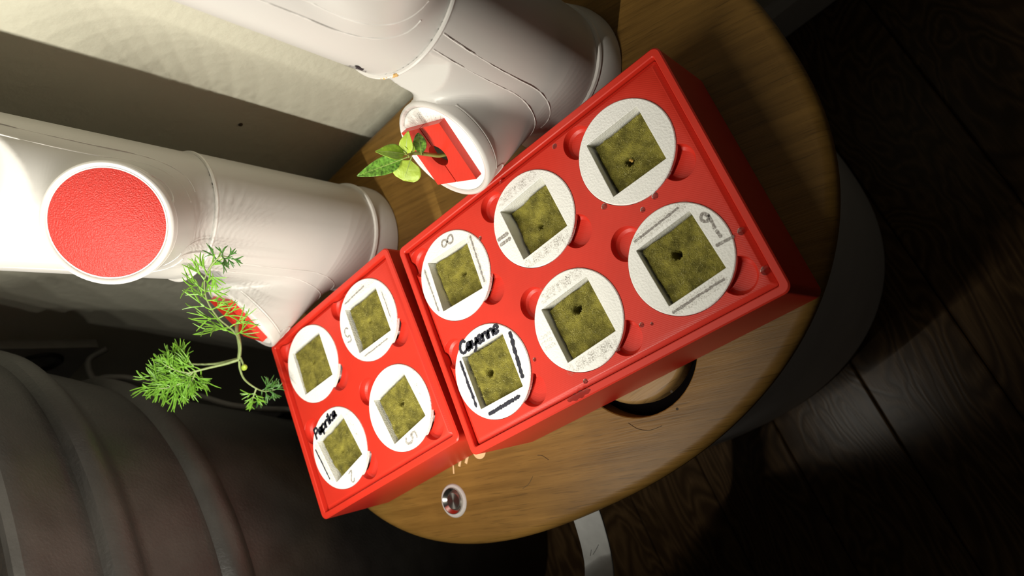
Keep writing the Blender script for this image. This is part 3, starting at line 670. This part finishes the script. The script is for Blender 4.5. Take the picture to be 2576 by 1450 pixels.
# ------------------------------------------------------------------ plants
def leaf_mesh(mb, base, tip, normal, wid, fold=.25, curl=.15, prof=None, n=14, m=7, wav=0.0, petiole=0.0):
    base = np.array(base, float); tip = np.array(tip, float); d = tip-base; L_ = np.linalg.norm(d); d /= L_
    nn = np.array(normal, float); nn -= d*(nn@d); nn /= np.linalg.norm(nn); s_ = np.cross(nn, d)
    V = []; rows = []
    for i in range(n+1):
        t = i/n; t2 = max(0, (t-petiole)/(1-petiole))
        w_ = wid*(prof(t2) if prof else math.sin(math.pi*min(1, t2*.98+.02)**.75)**.9)*(t > petiole)+.25
        for j in range(-m, m+1):
            x = j/m; lift = fold*abs(x)*w_+wav*math.sin(t*17+j*.6)*abs(x)
            V.append(base+d*L_*t+s_*x*w_+nn*(lift+curl*L_*(math.sin(math.pi*t))*1.0-curl*.6*L_*t*t))
    k = 2*m+1
    F = [(i*k+j, (i+1)*k+j, (i+1)*k+j+1, i*k+j+1) for i in range(n) for j in range(k-1)]
    mb.add(V, F)
    return [V[i*k+m] for i in range(n+1)], nn
def add_leaf(parent, rel, name, base, tip, normal, wid, mat, **kw):
    mb = MB(); o_ = np.array(rel); mid, nn = leaf_mesh(mb, np.array(base)-o_, np.array(tip)-o_, normal, wid, **kw)
    lf = part(name, mb.V, mb.F, mat, parent, 70)
    md = lf.modifiers.new('thickness', 'SOLIDIFY'); md.thickness = 0.00035; md.offset = 0
    mb = MB().tube([np.array(q)+nn*.12 for q in mid[:-1]], np.linspace(.42, .12, len(mid)-1), 5); part('midrib', mb.V, mb.F, 'leaf_vein', lf, 60)
    return lf
tocam = np.array([0, -.6, .8])
rel = (73.2, 289.1, 39.5)
pep = thing('pepper_seedling', 'young pepper seedling with pointed green leaves in the red holder', 'seedling', rel)
P = bez([(77.5, 287.5, 36.5), (75.0, 289.0, 43.0), (74.2, 291.0, 52.0), (73.3, 293.7, 59.0), (70.7, 293.8, 62.9)], 30)-np.array(rel)
mb = MB().tube(P, np.linspace(1.35, .9, len(P)), 8); part('stem', mb.V, mb.F, 'stem_green', pep, 60)
lance = lambda t: (math.sin(math.pi*t**.72))**1.05 if 0 < t < 1 else 0
rnd = lambda t: math.sqrt(max(0, 1-(2*t-1)**2))**.8
add_leaf(pep, rel, 'leaf', (70.2, 294.0, 63.5), (56.3, 311.2, 84.5), (-.25, -.5, .75), 4.9, 'leaf_dark', prof=lambda t: (math.sin(math.pi*min(1, t**.62)))**.9, fold=.22, curl=-.02, wav=.22, petiole=.14)
add_leaf(pep, rel, 'leaf', (70.9, 292.9, 61.0), (57.0, 297.0, 61.5), (-.1, -.55, .8), 8.4, 'leaf_yellow', prof=rnd, fold=.12, curl=.05, wav=.18, petiole=.2)
add_leaf(pep, rel, 'leaf', (71.6, 294.1, 64.0), (70.7, 301.8, 80.5), (.25, -.6, .7), 4.6, 'leaf_green', prof=lance, fold=.2, curl=.06, wav=.12, petiole=.08)
add_leaf(pep, rel, 'leaf', (72.3, 294.9, 63.4), (84.2, 291.1, 67.2), (.1, -.5, .8), 3.9, 'leaf_yellow', prof=lance, fold=.35, curl=.08, wav=.1)
add_leaf(pep, rel, 'leaf', (72.8, 290.9, 55.0), (85.8, 293.8, 56.6), (.0, -.65, .75), 3.7, 'leaf_dark', prof=lambda t: (math.sin(math.pi*t**.8))**.8 if 0 < t < 1 else 0, fold=.18, curl=.03, wav=.3, petiole=.1)
add_leaf(pep, rel, 'leaf', (74.0, 293.4, 60.0), (79.5, 291.0, 65.0), (-.4, -.5, .7), 1.9, 'leaf_green', prof=lance, fold=.4, curl=.1)
add_leaf(pep, rel, 'leaf', (73.6, 293.4, 60.5), (77.0, 294.6, 67.0), (.4, -.6, .6), 1.6, 'leaf_yellow', prof=lance, fold=.4, curl=.1)

# dill: thread-leaved fronds
def thread(mb, p, d, L_, r, bendv, n=5):
    P = [np.array(p, float)]; d = np.array(d, float)
    for i in range(n):
        d = d+bendv/n; d /= np.linalg.norm(d); P.append(P[-1]+d*L_/n)
    mb.tube(P, np.r_[np.linspace(r, r*.85, n), r*.35], 4); return P[-1], d
def pinna(mb, p, d, up_, L_, r, depth):
    d = np.array(d)/np.linalg.norm(d); side = np.cross(d, up_); side /= np.linalg.norm(side)+1e-9
    k = 2 if depth == 0 else 3
    e, de = thread(mb, p, d, L_*.40, r, rng.normal(size=3)*.22, 3)
    for i in range(k):
        s_ = (i-(k-1)/2)/max(1, (k-1)/2)
        dd = de+side*s_*rng.uniform(.35, .6)+up_*rng.normal()*.14
        if depth > 0: pinna(mb, e, dd, up_, L_*.62, r*.95, depth-1)
        else: thread(mb, e, dd, L_*rng.uniform(1.0, 1.7), r*.85, rng.normal(size=3)*.4-side*s_*.2, 4)
def frond(parent, rel, ctrl, t0, n_p, L0, mat, up_=(0, -.6, .8), r=.5, depth=1, taper=.6, flat_=True, sm=.75):
    up_ = np.array(up_); C = bez(ctrl, 40)-np.array(rel); fo = MB(); mbs = MB().tube(C, np.linspace(sm, .4, len(C)), 6)
    fr_ = part('frond', mbs.V, mbs.F, 'dill_stem', parent, 60)
    T = np.gradient(C, axis=0)
    for i in range(n_p):
        t = t0+(1-t0)*(i+.5)/n_p; k = min(len(C)-1, int(t*(len(C)-1))); d = T[k]/np.linalg.norm(T[k]); sd = np.cross(d, up_); sd /= np.linalg.norm(sd)
        for s_ in (1, -1):
            dd = sd*s_*rng.uniform(.75, 1.0)+d*rng.uniform(.3, .75)+up_*rng.normal()*.25
            pinna(fo, C[k], dd, up_, L0*(1-(1-taper)*(t-t0)/(1-t0))*rng.uniform(.75, 1.15), r, depth)
    pinna(fo, C[-1], T[-1], up_, L0*.6, r, depth)
    lo = part('thread_leaves', fo.V, fo.F, mat, fr_, 60)
    return fr_
rel = (-42.9, 488.0, 41.3)
dill = thing('dill_plant', 'feathery green dill plant hanging from the left tower', 'dill plant', rel)
P = bez([FR1[0]+FR1[1]*3, (-47.0, 482.0, 43.5), (-54.5, 476.0, 45.0), (-61.2, 473.1, 45.4), (-68.8, 470.6, 47.1)], 30)-np.array(rel)
mb = MB().tube(P, np.linspace(1.5, 1.35, len(P)), 8); part('stem', mb.V, mb.F, 'dill_stem', dill, 60)
frond(dill, rel, [(-68.8, 470.6, 47.1), (-57.1, 464.3, 51.1), (-46.4, 452.2, 64.3), (-36.4, 446.5, 80.5), (-23.8, 437.1, 95.2), (-11.5, 422.9, 106.3), (-3.6, 413.0, 109.7)], .28, 8, 19.0, 'dill_green', r=.62, taper=.42, depth=1)
frond(dill, rel, [(-3.6, 413.0, 109.7), (1.4, 405.7, 111.0), (5.5, 399.0, 109.9), (4.5, 394.1, 106.5)], .35, 3, 7.5, 'dill_dark', r=.55, depth=1)
frond(dill, rel, [(-68.8, 470.6, 47.1), (-72.1, 475.0, 54.1), (-75.3, 480.5, 63.1), (-79.6, 488.1, 73.7), (-84.5, 494.5, 83.2), (-85.9, 504.0, 95.5)], .48, 10, 12.5, 'dill_green', r=.58, taper=.8, sm=1.25, depth=1)
frond(dill, rel, [(-79.0, 487.0, 72.7), (-85.0, 489.0, 77.0), (-90.0, 493.0, 84.0), (-92.0, 499.0, 93.0)], .08, 8, 12.0, 'dill_green', r=.58, taper=.8, depth=1)
frond(dill, rel, [(-68.4, 471.8, 46.7), (-73.2, 484.6, 56.2), (-74.7, 494.5, 66.0), (-73.6, 499.5, 73.0), (-70.2, 503.0, 78.1), (-73.9, 504.5, 84.4)], .58, 7, 11.0, 'dill_green', r=.55, depth=1, sm=1.0)
frond(dill, rel, [(-80.0, 489.0, 75.0), (-78.0, 492.0, 83.0), (-74.0, 495.0, 90.0)], .1, 6, 10.5, 'dill_green', r=.55, depth=1)
frond(dill, rel, [(-78.0, 487.0, 70.0), (-84.0, 486.0, 73.0), (-92.0, 487.0, 77.0)], .1, 6, 10.5, 'dill_green', r=.55, depth=1)
frond(dill, rel, [(-69.7, 470.3, 46.8), (-76.5, 472.1, 44.5), (-84.3, 472.6, 39.8), (-90.4, 469.7, 32.7), (-93.1, 465.3, 26.9), (-91.6, 460.6, 21.5)], .74, 4, 9.0, 'dill_dark', r=.55, sm=1.0)
frond(dill, rel, [(-91.4, 469.1, 31.5), (-96.9, 469.8, 32.8), (-101.1, 469.5, 34.0)], .2, 3, 8.0, 'dill_green', r=.55)
mb = MB().lathe([(.1, -4), (1.2, -3), (2.1, -.6), (2.2, 1), (1.3, 3), (.1, 3.6)], 14, cap0=True, cap1=True)
o = part('bud', mb.V, mb.F, 'leaf_yellow', dill, 60, tuple(np.array((-74.2, 465.3, 45.6))-np.array(rel))); o.rotation_euler = (1.2, .3, .5)
mb = MB().tube(bez([(-67.2, 469.5, 46.6), (-70.5, 466.7, 46.4), (-73.0, 465.6, 45.9)], 12)-np.array(rel), .7, 6); part('bud_stalk', mb.V, mb.F, 'dill_stem', dill, 60)

# ------------------------------------------------------------------ large ribbed planter
PC = (-335.7, 605.8)
pot = thing('ribbed_planter', 'large black ribbed planter at the left of the table', 'planter', (PC[0], PC[1], FZ+0.3))
z_ = lambda z: z-FZ-.3
prof = [(0.1, 0.0), (128, 0), (134, 6), (178, z_(-120)), (193, z_(-61)), (214, z_(20)), (219.5, z_(48)), (220.5, z_(52)), (227.0, z_(57)), (231.5, z_(63)), (233.5, z_(70)), (232.5, z_(76)), (228.5, z_(80)), (229.5, z_(84)), (235, z_(100)), (243.5, z_(128)), (245, z_(133)), (251.5, z_(138)), (257, z_(144)), (259.5, z_(151)), (258.5, z_(157)), (254, z_(161)), (255.5, z_(166)), (276, z_(196)), (280, z_(203)), (281, z_(207)), (279, z_(211)), (272, z_(211)), (268, z_(205)), (255, z_(172)), (0.1, z_(172))]
mb = MB().lathe(prof, 160, cap0=True, cap1=True); part('pot', mb.V, mb.F, 'pot_black', pot, 38)
mb = MB().lathe([(0.1, z_(180)), (120, z_(178)), (256, z_(173))], 60, cap0=True); part('soil', mb.V, mb.F, 'soil', pot, 60)
for i, (b_, t_, w_) in enumerate((((-300, 620, 176), (-205, 585, 225), 17), ((-310, 610, 176), (-215, 548, 232), 18), ((-330, 640, 176), (-190, 640, 228), 19), ((-340, 600, 176), (-245, 500, 240), 17), ((-350, 560, 176), (-300, 470, 250), 18), ((-370, 620, 176), (-290, 690, 260), 18))):
    mb = MB(); o_ = np.array((PC[0], PC[1], FZ+.3)); leaf_mesh(mb, np.array(b_)-o_, np.array(t_)-o_, (0, -.2, 1), w_, fold=.15, curl=.12, prof=lance, petiole=.2)
    lf = part('broad_leaf', mb.V, mb.F, 'pot_leaf', pot, 70); md = lf.modifiers.new('thickness', 'SOLIDIFY'); md.thickness = 0.0006
# cable between the planter and the wall
cb = thing('power_cable', 'grey cable running behind the black ribbed planter', 'cable', (-140, 700, FZ))
P = bez([(-99.0, 795.0, -3), (-112, 800.0, 12.0), (-128.2, 783.6, 13.0), (-125.3, 765.6, 5.4), (-124.8, 747.2, -8.2), (-131.3, 720.1, -28.3), (-137.6, 683.6, -50.7), (-143.6, 645.5, -72.7), (-145, 605.5, -130), (-146, 590, -260), (-150, 585, FZ+6), (-200, 640, FZ+4)], 90)-np.array((-140, 700, FZ))
mb = MB().tube(P, 3.2, 8); part('cable_run', mb.V, mb.F, 'cable', cb, 60)

# ------------------------------------------------------------------ plant lamp: flat bent arm under the table edge, pole and hooded diode bar
st = thing('grow_lamp', 'plant lamp with a flat grey curved metal arm reaching from under the table edge', 'lamp', (-145, 243, -84))
RO = np.array((-145.0, 243.0, -84.0))
C = bez([(-141.5, 245.3, -79.2), (-148.9, 242.3, -81.5), (-163.4, 238.2, -86), (-181.0, 235.9, -93), (-200.4, 237.1, -102.0), (-232.1, 243.7, -116.0)], 50)-RO
T = np.gradient(C, axis=0); T /= np.linalg.norm(T, axis=1)[:, None]; S_ = np.cross(T, (0, 0, 1.)); S_ /= np.linalg.norm(S_, axis=1)[:, None]; U_ = np.cross(S_, T)
ws = np.linspace(11.3, 12.3, len(C))
mb = MB().loops([[c+s_*w_*a+u_*b_ for a, b_ in ((-1, -.8), (1, -.8), (1, .5), (.96, .8), (-.96, .8), (-1, .5))] for c, s_, u_, w_ in zip(C, S_, U_, ws)], False, True, True)
arm = part('lamp_arm', mb.V, mb.F, 'strap_grey', st, 30); arm['label'] = 'flat grey curved metal arm'
bd_ = np.array((math.sin(AIM), math.cos(AIM))); sd_ = np.array((bd_[1], -bd_[0])); lc = np.array(LAMP)
pq = lc-bd_*16
mb = MB().tube(bez([(-222, 242.5, -111), (-223, 240, -60), (-216, 236, 40), (pq[0], pq[1], 100), (pq[0], pq[1], 160)], 30)-RO, 4.5, 10); part('lamp_pole', mb.V, mb.F, 'strap_grey', st, 50)
q4 = [lc-bd_*3+sd_*9, lc-bd_*12+sd_*9, lc-bd_*12-sd_*9, lc-bd_*3-sd_*9]
mb = MB().loops([[(x-RO[0], y-RO[1], z-RO[2]) for x, y in q4] for z in (LED_Z0-30, LED_Z0+LED_DZ*(N_LED-1)+30)], False, True, True); part('diode_bar', mb.V, mb.F, 'black_plastic', st, 0)
mb = MB()
k = len(C)//2
for a0, a1, i0, i1 in ((-.3, .25, k+1, k+6), (.3, .45, k+4, k+7)):
    A_ = [C[i]+S_[i]*ws[i]*(a0+(a1-a0)*(i-i0)/(i1-i0))+U_[i]*.86 for i in range(i0, i1+1)]; mb.tube(A_, .22, 5)
part('scratch', mb.V, mb.F, 'strap_scratch', arm, 40)

# ------------------------------------------------------------------ water on the long tray
drops = [(86.7, 236.3, 2.2), (66.5, 274.9, 1.5), (50.2, 199.2, 2.4), (55.8, 168.4, 2.5), (48.3, 175.0, 2.0), (37.3, 120.0, 2.6), (18.2, 106.7, 3.0), (-14.5, 170.3, 1.9), (-49.8, 202.4, 2.0), (-13.3, 164.3, 1.2), (-41.8, 238.6, 1.6), (30.2, 288.1, 1.8)]
DROP_LABELS = dict(zip([(a_, b_) for a_, b_, c_ in drops], (
    'water droplet at the back edge beside the clean pod finger notch', 'water droplet at the back edge above the pod with two tally bars',
    'water droplet below left of the clean pod', 'largest water droplet directly below the clean pod', 'water droplet just left of the one directly below the clean pod',
    'water droplet right of the pod pencilled 9-1', 'water droplet in the near right corner of the long tray', 'larger of two water droplets right of the pod with rubbed words',
    'water droplet at the front edge below the pod with rubbed words', 'tiny water droplet right of the pod with rubbed words', 'water droplet between the Cayenne pod and the pod with rubbed words',
    'water droplet at the top right of the pod marked 8')))
for x, y, r in drops:
    r *= 0.8
    mb = MB().lathe([(0.05, r*.26), (r*.35, r*.235), (r*.7, r*.15), (r*.93, r*.05), (r, 0.0)], 18, cap0=True, cap1=True)
    o = obj('water_drop', mesh('water_drop', mb.V, mb.F, 'water', 80), None, (x, y, -0.78)); tag(o, DROP_LABELS[(x, y)], 'water drop', 'droplets on the long tray')

# a wet streak on the tray rim and fine hairs on the table
pts = bez([(-62.2, 212.0, 0), (-59.6, 207.2, 0), (-56.6, 202.5, 0), (-53.6, 197.8, 0)], 18)
mb = MB(); T = np.gradient(pts, axis=0); T /= np.linalg.norm(T, axis=1)[:, None]
wv = 1.9*np.sin(np.linspace(.12, math.pi-.12, len(pts)))**.5*(1+.25*np.sin(np.arange(len(pts))*1.3))
Ls = []
for p_, t_, w_ in zip(pts, T, wv):
    n_ = np.array((-t_[1], t_[0], 0)); Ls.append([p_-n_*w_+np.array((0, 0, 1.22)), p_+np.array((0, 0, 1.22+.35)), p_+n_*w_+np.array((0, 0, 1.22))])
V = [tuple(v) for L in Ls for v in L]
F = [(i*3+j, (i+1)*3+j, (i+1)*3+j+1, i*3+j+1) for i in range(len(Ls)-1) for j in range(2)]+[(i*3, i*3+2, (i+1)*3+2, (i+1)*3) for i in range(len(Ls)-1)]+[(0, 1, 2), (len(V)-1, len(V)-2, len(V)-3)]
sp_ = obj('water_streak', mesh('water_streak', V, F, 'water', 80)); sp_.location = W(0, 0, 0); tag(sp_, 'small wet streak on the front rim of the long red tray', 'water streak')
HAIRS = [('fine dark curved hair on the table below the round well', [(-80.3, 203.6), (-82.8, 196.4), (-82.1, 188.2), (-78.0, 180.5)]), ('fine dark hair on the table right of the push button', [(-140.5, 281.0), (-136.0, 276.2), (-130.3, 273.4)]), ('short fine hair on the table close to the long tray', [(-114.8, 270.8), (-114.4, 266.5), (-116.1, 261.4)])]
for lab, hp in HAIRS:
    P = bez([(x, y, TZ+.25) for x, y in hp], 16); o_ = P.mean(0)
    mb = MB().tube(P-o_, .13, 5); h_o = obj('stray_hair', mesh('stray_hair', mb.V, mb.F, 'speck', 60), None, tuple(o_)); tag(h_o, lab, 'hair', 'stray hairs on the table')
